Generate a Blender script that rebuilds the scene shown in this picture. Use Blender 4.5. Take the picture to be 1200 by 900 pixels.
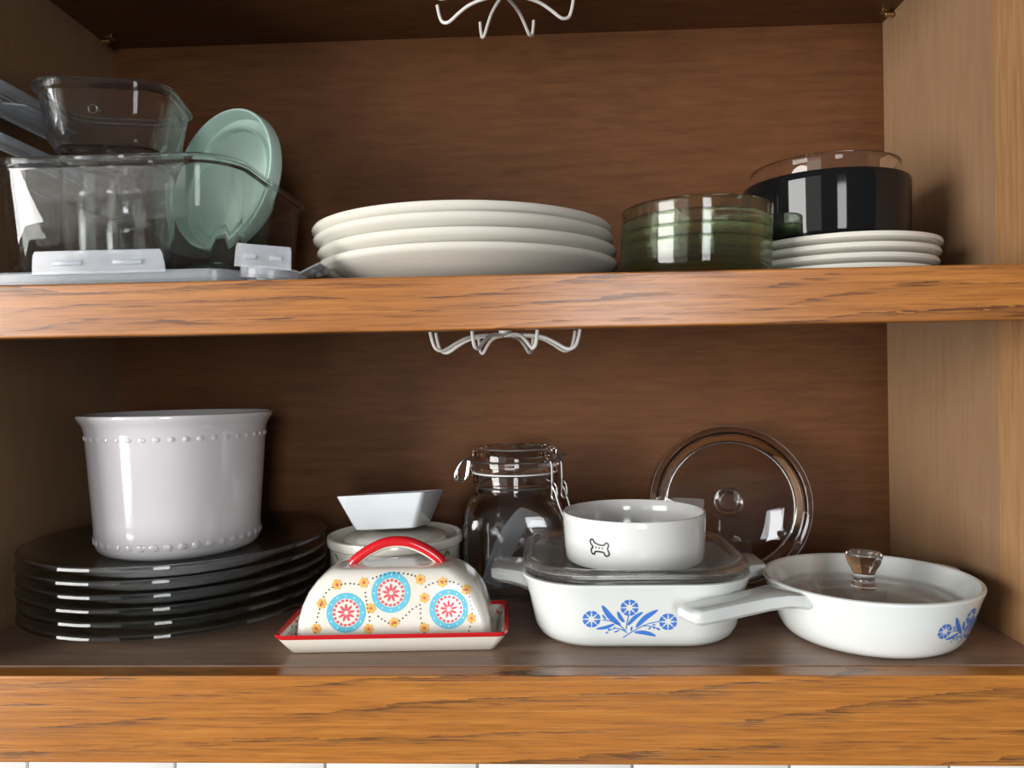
import bpy, bmesh, math, random
from mathutils import Vector, Matrix
from mathutils.bvhtree import BVHTree

random.seed(7)
scene = bpy.context.scene
for o in list(bpy.data.objects):
    bpy.data.objects.remove(o, do_unlink=True)
COL = scene.collection
PI = math.pi

# ------------------------------------------------------------------ camera
cam_data = bpy.data.cameras.new('camera')
cam_data.sensor_width = 36.0
cam_data.lens = 26.99
cam_data.clip_start = 0.02
cam = bpy.data.objects.new('camera', cam_data)
COL.objects.link(cam)
R_ = Vector((0.9991, 0.0402, -0.0160)).normalized()
F_ = Vector((-0.0402, 0.9992, -0.0039))
F_ = (F_ - R_ * F_.dot(R_)).normalized()
U_ = R_.cross(F_)
m = Matrix((R_, U_, -F_)).transposed().to_4x4()
m.translation = Vector((0, -0.55, 0.211))
cam.matrix_world = m
scene.camera = cam

# ------------------------------------------------------------------ light
world = bpy.data.worlds.new('room_ambience')
scene.world = world
world.use_nodes = True
bgn = world.node_tree.nodes['Background']
bgn.inputs['Color'].default_value = (0.95, 0.96, 1.0, 1)
bgn.inputs['Strength'].default_value = 0.18

def area(name, loc, target, w, h, power, color):
    d = bpy.data.lights.new(name, 'AREA')
    d.shape = 'RECTANGLE'; d.size = w; d.size_y = h; d.energy = power; d.color = color
    o = bpy.data.objects.new(name, d); COL.objects.link(o)
    o.location = loc
    v = Vector(target) - Vector(loc)
    o.rotation_euler = v.to_track_quat('-Z', 'Y').to_euler()
    return o
# a tall glazed door far left across the kitchen, an added dim fill panel, and a narrower window behind the viewer
area('window_and_fill_light', (-3.53, -2.43, 0.20), (-0.05, 0.1, 0.25), 1.9, 2.3, 330, (1.0, 0.985, 0.96))
# added fill panel between the two, much dimmer; its reflection veils the glass containers
area('window_and_fill_light', (-2.30, -3.50, 0.40), (-0.3, 0.05, 0.30), 1.75, 2.2, 20, (1.0, 0.985, 0.96))
area('window_and_fill_light', (0.45, -3.6, 0.30), (0.0, 0.2, 0.25), 0.75, 1.5, 62, (0.97, 0.98, 1.0))

vs = scene.view_settings
vs.view_transform = 'Standard'; vs.look = 'None'; vs.gamma = 1.0
vs.use_curve_mapping = False
vs.exposure = -0.32
scene.cycles.max_bounces = 20
scene.cycles.transmission_bounces = 20
scene.cycles.transparent_max_bounces = 16
scene.cycles.glossy_bounces = 8
scene.cycles.use_denoising = True
scene.cycles.sample_clamp_indirect = 12.0

# ------------------------------------------------------------------ materials
def srgb(r, g, b):
    f = lambda c: ((c / 255) / 12.92) if c / 255 <= 0.04045 else (((c / 255) + 0.055) / 1.055) ** 2.4
    return (f(r), f(g), f(b), 1)

def pbr(name, col, rough=0.4, metal=0.0, trans=0.0, ior=1.5, coat=0.0, spec=0.5):
    mt = bpy.data.materials.new(name); mt.use_nodes = True
    b = mt.node_tree.nodes['Principled BSDF']
    b.inputs['Base Color'].default_value = col
    b.inputs['Roughness'].default_value = rough
    b.inputs['Metallic'].default_value = metal
    b.inputs['Transmission Weight'].default_value = trans
    b.inputs['IOR'].default_value = ior
    b.inputs['Coat Weight'].default_value = coat
    b.inputs['Coat Roughness'].default_value = 0.08
    b.inputs['Specular IOR Level'].default_value = spec
    return mt

def glaze(name, col, rough=0.12, var=0.02, bump=0.02):
    """glazed ceramic: faint tone variation and a very fine waviness"""
    mt = pbr(name, col, rough, coat=0.5)
    nt = mt.node_tree; N = nt.nodes; L = nt.links; b = N['Principled BSDF']
    tc = N.new('ShaderNodeTexCoord')
    nz = N.new('ShaderNodeTexNoise'); nz.inputs['Scale'].default_value = 30
    L.new(tc.outputs['Object'], nz.inputs['Vector'])
    rp = N.new('ShaderNodeValToRGB')
    rp.color_ramp.elements[0].color = tuple(c * (1 - var * 3) for c in col[:3]) + (1,)
    rp.color_ramp.elements[1].color = tuple(min(1, c * (1 + var)) for c in col[:3]) + (1,)
    L.new(nz.outputs['Fac'], rp.inputs['Fac']); L.new(rp.outputs['Color'], b.inputs['Base Color'])
    bp = N.new('ShaderNodeBump'); bp.inputs['Strength'].default_value = bump; bp.inputs['Distance'].default_value = 0.002
    L.new(nz.outputs['Fac'], bp.inputs['Height']); L.new(bp.outputs['Normal'], b.inputs['Normal'])
    return mt

def veneer(name, base, dark, light, rough=0.5, stretch=(1, 1, 12), coat=0.0, figure=4.0):
    """stained plywood veneer: long streaks plus soft blotches"""
    mt = pbr(name, base, rough, coat=coat)
    nt = mt.node_tree; N = nt.nodes; L = nt.links; b = N['Principled BSDF']
    tc = N.new('ShaderNodeTexCoord')
    mp = N.new('ShaderNodeMapping'); mp.inputs['Scale'].default_value = stretch
    L.new(tc.outputs['Object'], mp.inputs['Vector'])
    n1 = N.new('ShaderNodeTexNoise'); n1.inputs['Scale'].default_value = 14; n1.inputs['Detail'].default_value = 8
    n1.inputs['Roughness'].default_value = 0.62; n1.inputs['Distortion'].default_value = 0.4
    L.new(mp.outputs['Vector'], n1.inputs['Vector'])
    n2 = N.new('ShaderNodeTexNoise'); n2.inputs['Scale'].default_value = figure; n2.inputs['Detail'].default_value = 3
    L.new(tc.outputs['Object'], n2.inputs['Vector'])
    rp = N.new('ShaderNodeValToRGB'); e = rp.color_ramp.elements
    e[0].position = 0.30; e[0].color = dark; e[1].position = 0.72; e[1].color = light
    k = e.new(0.5); k.color = base
    mx = N.new('ShaderNodeMath'); mx.operation = 'MULTIPLY_ADD'; mx.inputs[1].default_value = 0.55; 
    ad = N.new('ShaderNodeMath'); ad.operation = 'MULTIPLY'; ad.inputs[1].default_value = 0.45
    L.new(n2.outputs['Fac'], ad.inputs[0]); L.new(n1.outputs['Fac'], mx.inputs[0]); L.new(ad.outputs[0], mx.inputs[2])
    L.new(mx.outputs[0], rp.inputs['Fac']); L.new(rp.outputs['Color'], b.inputs['Base Color'])
    bp = N.new('ShaderNodeBump'); bp.inputs['Strength'].default_value = 0.12; bp.inputs['Distance'].default_value = 0.002
    L.new(n1.outputs['Fac'], bp.inputs['Height']); L.new(bp.outputs['Normal'], b.inputs['Normal'])
    return mt

def oak(name, base, dark, light, seed=0.0, rough=0.3, zk=1.0):
    """varnished oak: fine fibres along x, broken dark growth lines, satin coat"""
    mt = pbr(name, base, rough, coat=0.22)
    nt = mt.node_tree; N = nt.nodes; L = nt.links; b = N['Principled BSDF']
    b.inputs['Coat Roughness'].default_value = 0.2
    tc = N.new('ShaderNodeTexCoord')
    def noise(scale_vec, sc, det, rg, dist=0.0, off=0.0):
        mp = N.new('ShaderNodeMapping'); mp.inputs['Scale'].default_value = scale_vec; mp.inputs['Location'].default_value = (seed + off, seed * 1.3, seed * 0.7 + off)
        L.new(tc.outputs['Object'], mp.inputs['Vector'])
        nz = N.new('ShaderNodeTexNoise'); nz.inputs['Scale'].default_value = sc; nz.inputs['Detail'].default_value = det
        nz.inputs['Roughness'].default_value = rg; nz.inputs['Distortion'].default_value = dist
        L.new(mp.outputs['Vector'], nz.inputs['Vector']); return nz.outputs['Fac']
    def math_(op, a, b_=None, c=None):
        n = N.new('ShaderNodeMath'); n.operation = op
        for i, v in enumerate((a, b_, c)):
            if v is None: continue
            if isinstance(v, (int, float)): n.inputs[i].default_value = v
            else: L.new(v, n.inputs[i])
        return n.outputs[0]
    warp = noise((1.5, 2, 11 * zk), 1.0, 3, 0.5)            # slow field whose level lines are the cathedral figure
    sep = N.new('ShaderNodeSeparateXYZ'); L.new(tc.outputs['Object'], sep.inputs[0])
    ph = math_('MULTIPLY_ADD', warp, 10.0 * zk, math_('ADD', math_('MULTIPLY', sep.outputs['Z'], 55.0), math_('MULTIPLY', sep.outputs['X'], -3.2)))
    ph = math_('ADD', ph, math_('MULTIPLY', noise((30, 60, 260), 1.0, 3, 0.6, 0.0, 4.0), 0.45))
    fr = math_('FRACT', ph)                                # saw: sharp edge on one side, fading on the other
    lines = math_('POWER', fr, 5.0)
    fib = noise((7, 40, 330), 1.0, 5, 0.65, 0.2, 1.0)
    pore = noise((22, 80, 620), 1.0, 3, 0.6, 0.0, 2.0)
    brk = noise((6, 6, 40), 1.0, 2, 0.5, 0.0, 7.0)
    rp = N.new('ShaderNodeValToRGB'); e = rp.color_ramp.elements
    e[0].position = 0.30; e[0].color = tuple(0.72 * base[i] + 0.28 * dark[i] for i in range(3)) + (1,); e[1].position = 0.72; e[1].color = light
    k = e.new(0.5); k.color = base
    L.new(fib, rp.inputs['Fac'])
    pm = N.new('ShaderNodeMapRange'); pm.inputs['From Min'].default_value = 0.50; pm.inputs['From Max'].default_value = 0.64
    L.new(pore, pm.inputs['Value'])
    bm_ = N.new('ShaderNodeMapRange'); bm_.inputs['From Min'].default_value = 0.36; bm_.inputs['From Max'].default_value = 0.62
    L.new(brk, bm_.inputs['Value'])
    dk = math_('MULTIPLY', lines, math_('MULTIPLY_ADD', bm_.outputs[0], 0.62, 0.10))
    dk = math_('ADD', dk, math_('MULTIPLY', pm.outputs[0], math_('MULTIPLY_ADD', lines, 0.75, 0.34)))
    dk = math_('MINIMUM', dk, 0.85)
    mx = N.new('ShaderNodeMix'); mx.data_type = 'RGBA'
    L.new(dk, mx.inputs['Factor']); L.new(rp.outputs['Color'], mx.inputs['A']); mx.inputs['B'].default_value = dark
    L.new(mx.outputs['Result'], b.inputs['Base Color'])
    bp = N.new('ShaderNodeBump'); bp.inputs['Strength'].default_value = 0.2; bp.inputs['Distance'].default_value = 0.0006; bp.invert = True
    L.new(dk, bp.inputs['Height']); L.new(bp.outputs['Normal'], b.inputs['Normal'])
    return mt

M = {}
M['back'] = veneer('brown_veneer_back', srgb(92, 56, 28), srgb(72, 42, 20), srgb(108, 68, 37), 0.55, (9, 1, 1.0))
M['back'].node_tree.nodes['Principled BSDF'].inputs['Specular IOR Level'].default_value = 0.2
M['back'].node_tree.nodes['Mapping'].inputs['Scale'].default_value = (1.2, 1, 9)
M['side'] = veneer('brown_veneer_side', srgb(142, 111, 82), srgb(133, 102, 74), srgb(150, 119, 90), 0.5, (1, 10, 1.0))
M['stile'] = veneer('oak_stile_side', srgb(158, 118, 80), srgb(136, 96, 60), srgb(174, 136, 96), 0.45, (1, 18, 1.0))
M['floor'] = veneer('brown_veneer_floor', srgb(138, 112, 94), srgb(104, 78, 62), srgb(160, 134, 114), 0.36, (1.2, 9, 1))
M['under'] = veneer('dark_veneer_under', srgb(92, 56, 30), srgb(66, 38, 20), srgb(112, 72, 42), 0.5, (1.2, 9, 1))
M['oak1'] = oak('orange_oak_edge', srgb(164, 102, 42), srgb(76, 40, 16), srgb(180, 118, 54), 0.35, 0.32, 0.8)
M['oak2'] = oak('orange_oak_rail', srgb(170, 106, 40), srgb(84, 54, 28), srgb(190, 128, 58), 3.1, 0.3, 0.55)
M['tile'] = glaze('white_wall_tile', srgb(236, 236, 232), 0.15)
M['grout'] = pbr('grey_grout', srgb(176, 172, 166), 0.9)
M['white'] = glaze('warm_white_stoneware', srgb(222, 218, 206), 0.16)
M['crock'] = glaze('white_crock_glaze', srgb(226, 222, 224), 0.12, 0.01, 0.05)
M['corn'] = glaze('white_glass_ceramic', srgb(218, 222, 219), 0.14, 0.008, 0.0)
M['bone'] = glaze('white_bowl_glaze', srgb(218, 219, 217), 0.14, 0.008, 0.0)
M['porc'] = glaze('cool_white_porcelain', srgb(222, 228, 232), 0.12, 0.008, 0.0)
M['cream'] = glaze('cream_glaze', srgb(232, 228, 216), 0.14, 0.01, 0.01)
M['red'] = pbr('red_glaze', srgb(206, 30, 38), 0.15, coat=0.5)
M['blue'] = pbr('turquoise_print', srgb(98, 190, 214), 0.3)
M['pink'] = pbr('coral_print', srgb(222, 84, 98), 0.3)
M['yellow'] = pbr('mustard_print', srgb(232, 184, 92), 0.3)
M['black_print'] = pbr('black_print', srgb(28, 28, 30), 0.3)
M['whitedot'] = pbr('white_print', srgb(235, 238, 238), 0.3)
M['green_print'] = pbr('leaf_green_print', srgb(128, 148, 86), 0.3)
M['cornblue'] = pbr('cornflower_blue_print', srgb(66, 120, 202), 0.25)
M['black'] = pbr('black_glaze', (0.006, 0.006, 0.006, 1), 0.05, coat=0.0, spec=0.3)
M['glass'] = pbr('clear_glass', (1, 1, 1, 1), 0.0, trans=1.0, ior=1.47)
M['glass_g'] = pbr('clear_glass_green_cast', (0.93, 0.97, 0.95, 1), 0.0, trans=1.0, ior=1.48)
def softglass(name, col, share, ior=1.47):
    mt = pbr(name, col, 0.0, trans=1.0, ior=ior)
    nt = mt.node_tree; N = nt.nodes
    tr = N.new('ShaderNodeBsdfTransparent'); tr.inputs['Color'].default_value = col
    mx = N.new('ShaderNodeMixShader'); mx.inputs['Fac'].default_value = share
    nt.links.new(N['Principled BSDF'].outputs[0], mx.inputs[1]); nt.links.new(tr.outputs[0], mx.inputs[2])
    nt.links.new(mx.outputs[0], N['Material Output'].inputs['Surface'])
    return mt
M['lidglass'] = softglass('clear_lid_glass', (0.985, 0.99, 0.985, 1), 0.55)
M['boxglass'] = softglass('clear_container_glass', (0.96, 0.985, 0.97, 1), 0.1)
M['smoke'] = softglass('smoky_glass', (0.93, 0.96, 0.95, 1), 0.2, 1.5)
M['greenglass'] = softglass('olive_green_glass', (0.915, 0.967, 0.87, 1), 0.3, 1.48)
M['plastic'] = pbr('frosted_clear_plastic', (0.91, 0.95, 1.0, 1), 0.22, trans=0.78, ior=1.35)
M['mint'] = pbr('mint_plastic', srgb(204, 230, 218), 0.42)
def translucent(mt, col, share):
    nt = mt.node_tree; N = nt.nodes
    tr = N.new('ShaderNodeBsdfTranslucent'); tr.inputs['Color'].default_value = col
    mx = N.new('ShaderNodeMixShader'); mx.inputs['Fac'].default_value = share
    nt.links.new(N['Principled BSDF'].outputs[0], mx.inputs[1]); nt.links.new(tr.outputs[0], mx.inputs[2])
    nt.links.new(mx.outputs[0], N['Material Output'].inputs['Surface'])
M['mint_in'] = pbr('mint_plastic_recess', srgb(198, 224, 211), 0.4)
for k_ in ('mint', 'mint_in'): translucent(M[k_], srgb(198, 226, 212), 0.15)
M['silicone'] = pbr('white_silicone', srgb(214, 216, 214), 0.5)
M['wire'] = pbr('white_coated_wire', srgb(226, 222, 216), 0.3)
M['steel'] = pbr('steel_wire', srgb(190, 190, 188), 0.22, metal=1.0)
M['brass'] = pbr('brass_pin', srgb(190, 160, 110), 0.3, metal=1.0)

# ------------------------------------------------------------------ mesh helpers
def obj(name, data, mat, parent=None, smooth=True, sharp=35):
    vs_, fs_ = data
    me = bpy.data.meshes.new(name)
    me.from_pydata([tuple(v) for v in vs_], [], [tuple(f) for f in fs_])
    bm = bmesh.new(); bm.from_mesh(me)
    bmesh.ops.remove_doubles(bm, verts=bm.verts, dist=1e-6)
    bmesh.ops.recalc_face_normals(bm, faces=bm.faces)
    bm.to_mesh(me); bm.free()
    if smooth:
        me.shade_smooth()
        try: me.set_sharp_from_angle(angle=math.radians(sharp))
        except Exception: pass
    me.materials.append(M[mat] if isinstance(mat, str) else mat)
    o = bpy.data.objects.new(name, me); COL.objects.link(o)
    o.parent = parent
    return o

def tag(o, label, cat, group=None):
    o['label'] = label; o['category'] = cat
    if group: o['group'] = group
    return o

def struct(o): o['kind'] = 'structure'; return o

def thing(name, label, cat, loc=(0, 0, 0), rot=(0, 0, 0), group=None):
    o = bpy.data.objects.new(name, None); COL.objects.link(o)
    o.empty_display_size = 0.01
    o.location = loc; o.rotation_euler = rot
    return tag(o, label, cat, group)

def join(*datas):
    V, Fc = [], []
    for v, f in datas:
        n = len(V); V += list(v); Fc += [tuple(i + n for i in q) for q in f]
    return V, Fc

def lathe(prof, seg=72):
    V, Fc = [], []
    n = len(prof)
    for r, z in prof:
        for k in range(seg):
            a = 2 * PI * k / seg
            V.append((r * math.cos(a), r * math.sin(a), z))
    for i in range(n - 1):
        for k in range(seg):
            k2 = (k + 1) % seg
            a, b, c, d = i * seg + k, i * seg + k2, (i + 1) * seg + k2, (i + 1) * seg + k
            if prof[i][0] < 1e-7: Fc.append((a, c, d))
            elif prof[i + 1][0] < 1e-7: Fc.append((a, b, d))
            else: Fc.append((a, b, c, d))
    return V, Fc

def smoothline(pts, n=6):
    """Catmull-Rom through points of any dimension"""
    P = [tuple(p) for p in pts]; out = []
    for i in range(len(P) - 1):
        p0 = P[max(i - 1, 0)]; p1 = P[i]; p2 = P[i + 1]; p3 = P[min(i + 2, len(P) - 1)]
        for k in range(n):
            t = k / n
            out.append(tuple(0.5 * (2 * b + (c - a) * t + (2 * a - 5 * b + 4 * c - d) * t * t + (3 * b - a - 3 * c + d) * t ** 3)
                             for a, b, c, d in zip(p0, p1, p2, p3)))
    out.append(P[-1]); return out

def rring(hx, hy, rad, z, n=9):
    """rounded rectangle outline"""
    rad = min(rad, hx - 1e-5, hy - 1e-5)
    out = []
    for (sx, sy, a0) in ((1, 1, 0), (-1, 1, PI / 2), (-1, -1, PI), (1, -1, 1.5 * PI)):
        for k in range(n):
            a = a0 + (PI / 2) * k / (n - 1)
            out.append((sx * (hx - rad) + rad * math.cos(a), sy * (hy - rad) + rad * math.sin(a), z))
    return out

def loft(rings, cap0=True, cap1=True):
    V, Fc = [], []; n = len(rings[0])
    for r in rings: V += r
    for i in range(len(rings) - 1):
        for k in range(n):
            k2 = (k + 1) % n
            Fc.append((i * n + k, i * n + k2, (i + 1) * n + k2, (i + 1) * n + k))
    if cap0: Fc.append(tuple(range(n - 1, -1, -1)))
    if cap1: Fc.append(tuple(range((len(rings) - 1) * n, len(rings) * n)))
    return V, Fc

def rloft(spec, n=9, **kw):
    return loft([rring(hx, hy, rad, z, n) for hx, hy, rad, z in spec], **kw)

def box(x0, x1, y0, y1, z0, z1, bev=0.0):
    if bev <= 0:
        V = [(x, y, z) for z in (z0, z1) for y in (y0, y1) for x in (x0, x1)]
        return V, [(0, 2, 3, 1), (4, 5, 7, 6), (0, 1, 5, 4), (2, 6, 7, 3), (0, 4, 6, 2), (1, 3, 7, 5)]
    bm = bmesh.new()
    bmesh.ops.create_cube(bm, size=1)
    for v in bm.verts:
        v.co = Vector(((x0 + x1) / 2 + v.co.x * (x1 - x0), (y0 + y1) / 2 + v.co.y * (y1 - y0), (z0 + z1) / 2 + v.co.z * (z1 - z0)))
    bmesh.ops.bevel(bm, geom=list(bm.edges), offset=bev, segments=2, affect='EDGES', profile=0.5)
    bm.verts.index_update()
    V = [tuple(v.co) for v in bm.verts]; Fc = [tuple(v.index for v in f.verts) for f in bm.faces]
    bm.free(); return V, Fc

def tube(pts, rad, seg=10, closed=False):
    P = [Vector(p) for p in pts]; V, Fc = [], []
    n = len(P); rr = rad if isinstance(rad, (list, tuple)) else [rad] * n
    T = []
    for i in range(n):
        a = P[(i - 1) % n] if (closed or i > 0) else P[i]
        b = P[(i + 1) % n] if (closed or i < n - 1) else P[i]
        T.append((b - a).normalized())
    ref = Vector((0, 0, 1)) if abs(T[0].z) < 0.9 else Vector((1, 0, 0))
    nrm = (ref - T[0] * ref.dot(T[0])).normalized()
    for i in range(n):
        nrm = (nrm - T[i] * nrm.dot(T[i])).normalized()
        bn = T[i].cross(nrm)
        for k in range(seg):
            a = 2 * PI * k / seg
            V.append(tuple(P[i] + (nrm * math.cos(a) + bn * math.sin(a)) * rr[i]))
    lim = n if closed else n - 1
    for i in range(lim):
        j = (i + 1) % n
        for k in range(seg):
            k2 = (k + 1) % seg
            Fc.append((i * seg + k, i * seg + k2, j * seg + k2, j * seg + k))
    if not closed:
        Fc.append(tuple(range(seg - 1, -1, -1))); Fc.append(tuple(range((n - 1) * seg, n * seg)))
    return V, Fc

def xf(data, mat):
    return [tuple(mat @ Vector(v)) for v in data[0]], data[1]

def copy_tree(src, parent=None):
    c = src.copy(); COL.objects.link(c); c.parent = parent
    for ch in list(src.children): copy_tree(ch, c)
    return c

# --- flat print laid on a surface: patches are 2-D grids that are dropped on the body
def stroke(pts, w, n=5, taper=False):
    P = smoothline(pts, n) if len(pts) > 1 else pts
    L_, R__ = [], []
    for i, p in enumerate(P):
        a = P[max(i - 1, 0)]; b = P[min(i + 1, len(P) - 1)]
        tx, ty = b[0] - a[0], b[1] - a[1]; l = math.hypot(tx, ty) or 1
        ww = w / 2 * (math.sin(PI * (0.06 + 0.9 * i / (len(P) - 1))) ** 0.8 if taper else 1)
        L_.append((p[0] - ty / l * ww, p[1] + tx / l * ww)); R__.append((p[0] + ty / l * ww, p[1] - tx / l * ww))
    V = L_ + R__; k = len(P)
    return V, [(i, i + 1, k + i + 1, k + i) for i in range(k - 1)]

def ringpatch(cx, cy, r0, r1, a0=0, a1=2 * PI, seg=40, rad=2):
    V, Fc = [], []
    for i in range(rad + 1):
        r = r0 + (r1 - r0) * i / rad
        for k in range(seg + 1):
            a = a0 + (a1 - a0) * k / seg
            V.append((cx + r * math.cos(a), cy + r * math.sin(a)))
    for i in range(rad):
        for k in range(seg):
            a = i * (seg + 1) + k
            Fc.append((a, a + 1, a + seg + 2, a + seg + 1))
    return V, Fc

def flat_cast(body, ox, oz, ang=0.0, dist=1.0, off=0.00025):
    tree = BVHTree.FromPolygons([v.co for v in body.data.vertices], [tuple(p.vertices) for p in body.data.polygons])
    def f(u, v):
        h = tree.ray_cast(Vector((ox + u, -dist, oz + v)), Vector((0, 1, 0)))
        p, n = h[0], h[1]
        if p is None: return Vector((ox + u, 0, oz + v))
        if n.y > 0: n = -n
        return p + n * off
    return f

def radial_cast(body, ang, radius, oz, dist=0.3, off=0.00025):
    tree = BVHTree.FromPolygons([v.co for v in body.data.vertices], [tuple(p.vertices) for p in body.data.polygons])
    def f(u, v):
        a = ang + u / radius
        d = Vector((math.cos(a), math.sin(a), 0))
        h = tree.ray_cast(d * dist + Vector((0, 0, oz + v)), -d)
        p, n = h[0], h[1]
        if p is None: return d * radius + Vector((0, 0, oz + v))
        if n.dot(d) < 0: n = -n
        return p + n * off
    return f

def decal(name, patches, cast, mat, parent):
    V, Fc = join(*patches)
    return obj(name, ([cast(*p[:2]) for p in V], Fc), mat, parent)

# ------------------------------------------------------------------ cabinet shell
XL, XR, YB = -0.474, 0.370, 0.290
SH = 0.287                  # top of the middle shelf
CE = 0.5886                 # underside of the board above
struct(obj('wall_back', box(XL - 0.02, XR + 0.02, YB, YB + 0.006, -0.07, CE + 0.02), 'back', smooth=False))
struct(obj('wall_left', box(XL - 0.018, XL, 0.0, YB, -0.066, CE + 0.02), 'side', smooth=False))
wr = struct(obj('wall_right', box(XR, XR + 0.018, 0.0905, YB, -0.066, CE + 0.02), 'side', smooth=False))
obj('stile', box(XR - 0.0006, XR + 0.045, 0.0, 0.0905, -0.066, CE + 0.06, 0.0008), 'stile', wr, smooth=False)
struct(obj('floor', box(XL, XR, 0.019, YB, -0.018, 0.0), 'floor', smooth=False))
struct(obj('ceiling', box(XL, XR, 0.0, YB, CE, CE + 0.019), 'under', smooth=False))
struct(obj('trim_1', box(XL, XR - 0.0006, 0.0, 0.019, -0.0648, -0.0008, 0.0012), 'oak2', smooth=False))
sh = thing('middle_shelf', 'wooden shelf with a thick orange oak front edge across the middle of the cabinet', 'shelf', (0, 0, SH))
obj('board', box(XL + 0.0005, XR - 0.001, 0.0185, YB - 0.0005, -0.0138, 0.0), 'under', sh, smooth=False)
obj('front_edge', box(XL + 0.0005, XR - 0.001, 0.0, 0.0185, -0.0386, 0.0004, 0.0012), 'oak1', sh, smooth=False)

# tiled wall under the cabinet
wt = struct(obj('wall_tiled', box(-0.75, 0.75, 0.303, 0.32, -0.42, -0.071), 'grout', smooth=False))
tile_me = None
for r in range(2):
    for k in range(8):
        if tile_me is None:
            t0 = obj('tile', box(0.0015, 0.1697, 0.0, 0.006, -0.1685, 0.0, 0.0015), 'tile', wt); tile_me = t0.data; o = t0
        else:
            o = bpy.data.objects.new('tile', tile_me); COL.objects.link(o); o.parent = wt
        o.location = (-0.593 - 0.1712 + 0.1712 * k, 0.2985, -0.0725 - 0.1712 * r)

# shelf pins under the board above
for x, lab in ((0.3597, 'right'), (-0.4605, 'left')):
    s = 1 if x > 0 else -1
    p = thing('shelf_pin', 'small brass shelf pin in the top back corner by the %s side wall' % lab, 'shelf pin', (x, 0.262, CE - 0.004), (0, 0, 0), 'shelf pins under the board above')
    obj('pin', xf(lathe([(0, 0), (0.0022, 0), (0.0026, 0.0004), (0.0026, 0.009), (0, 0.0092)], 16), Matrix.Rotation(s * PI / 2, 4, 'Y')), 'brass', p)
    obj('plate', rloft([(0.0045, 0.005, 0.002, 0.0025), (0.0045, 0.005, 0.002, 0.0038)], 5), 'brass', p)

# ------------------------------------------------------------------ wire hook racks
def hook_rack(label, loc, rot):
    t = thing('hook_rack', label, 'hook rack', loc, (0, 0, rot), 'white wire hook racks')
    obj('hub', lathe([(0, 0), (0.012, 0), (0.014, -0.002), (0.014, -0.008), (0.010, -0.012), (0.006, -0.014), (0.006, -0.0225), (0, -0.0230)], 32), 'wire', t)
    path = smoothline([(0.005, 0, -0.021), (0.022, 0, -0.0212), (0.036, 0, -0.0235), (0.047, 0, -0.0285), (0.0545, 0, -0.0330), (0.060, 0, -0.0348),
                       (0.0655, 0, -0.0325), (0.0685, 0, -0.0255), (0.0705, 0, -0.0160)], 5)
    d = tube(path, 0.0016, 8)
    for k in range(8):
        obj('hook', xf(d, Matrix.Rotation(PI / 8 + k * PI / 4, 4, 'Z')), 'wire', t)
hook_rack('white wire hook rack hanging under the middle oak-edged shelf', (-0.0330, 0.140, 0.273), 0.04)
hook_rack('white wire hook rack hanging at the very top of the picture', (-0.0305, 0.158, CE), 0.0)

# ------------------------------------------------------------------ white plates
def plate_profile(R, h, base, th=0.0042):
    k = R
    outer = [(0, 0.0016), (base * 0.90, 0.0016), (base * 0.93, 0.0), (base, 0.0), (base * 1.03, 0.0018)]
    outer += [(base + (k - base) * t, 0.0018 + (h - 0.0045 - 0.0018) * (t ** 1.35)) for t in (0.2, 0.4, 0.6, 0.8, 0.93)]
    rim = [(k - 0.0006, h - 0.0042), (k, h - 0.0025), (k - 0.0008, h - 0.0006), (k - 0.003, h)]
    inner = [(base + (k - base) * t, max(th + 0.0016, 0.0018 + (h - 0.0016) * (t ** 1.5))) for t in (0.86, 0.7, 0.5, 0.3, 0.12)]
    return outer + rim + inner + [(base * 0.9, th + 0.0012), (0, th + 0.001)]

dp = plate_profile(0.1327, 0.0267, 0.084)
names = ['bottom one of the stack of four large white dinner plates', 'third from the top in the stack of four large white dinner plates',
         'second from the top in the stack of four large white dinner plates', 'topmost of the stack of four large white dinner plates']
first = None
xs = [-0.0646, -0.0652, -0.0680, -0.0695]; zs = [0, 0.0112, 0.0222, 0.0306]
for i in range(4):
    if first is None: first = o = obj('dinner_plate', lathe(dp, 96), 'white')
    else: o = bpy.data.objects.new('dinner_plate', first.data); COL.objects.link(o)
    o.location = (xs[i], 0.140 + (0.0, 0.001, -0.0005, 0.0005)[i], SH + zs[i] + 0.0002)
    tag(o, names[i], 'plate', 'stacked large white plates')

sp = plate_profile(0.084, 0.0135, 0.055, 0.0036)
first = None
names = ['small white plate at the bottom of the stack under the black bowl', 'second small white plate from the bottom under the black bowl',
         'third small white plate from the bottom under the black bowl', 'top small white plate directly under the black bowl']
for i in range(4):
    if first is None: first = o = obj('salad_plate', lathe(sp, 96), 'white')
    else: o = bpy.data.objects.new('salad_plate', first.data); COL.objects.link(o)
    o.location = (0.2605 + (0, 0.0015, 0.003, 0.0045)[i], 0.150, SH + 0.0002 + 0.0083 * i)
    tag(o, names[i], 'plate', 'stacked small white plates')
PZ = SH + 0.0083 * 3 + 0.0055

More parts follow.
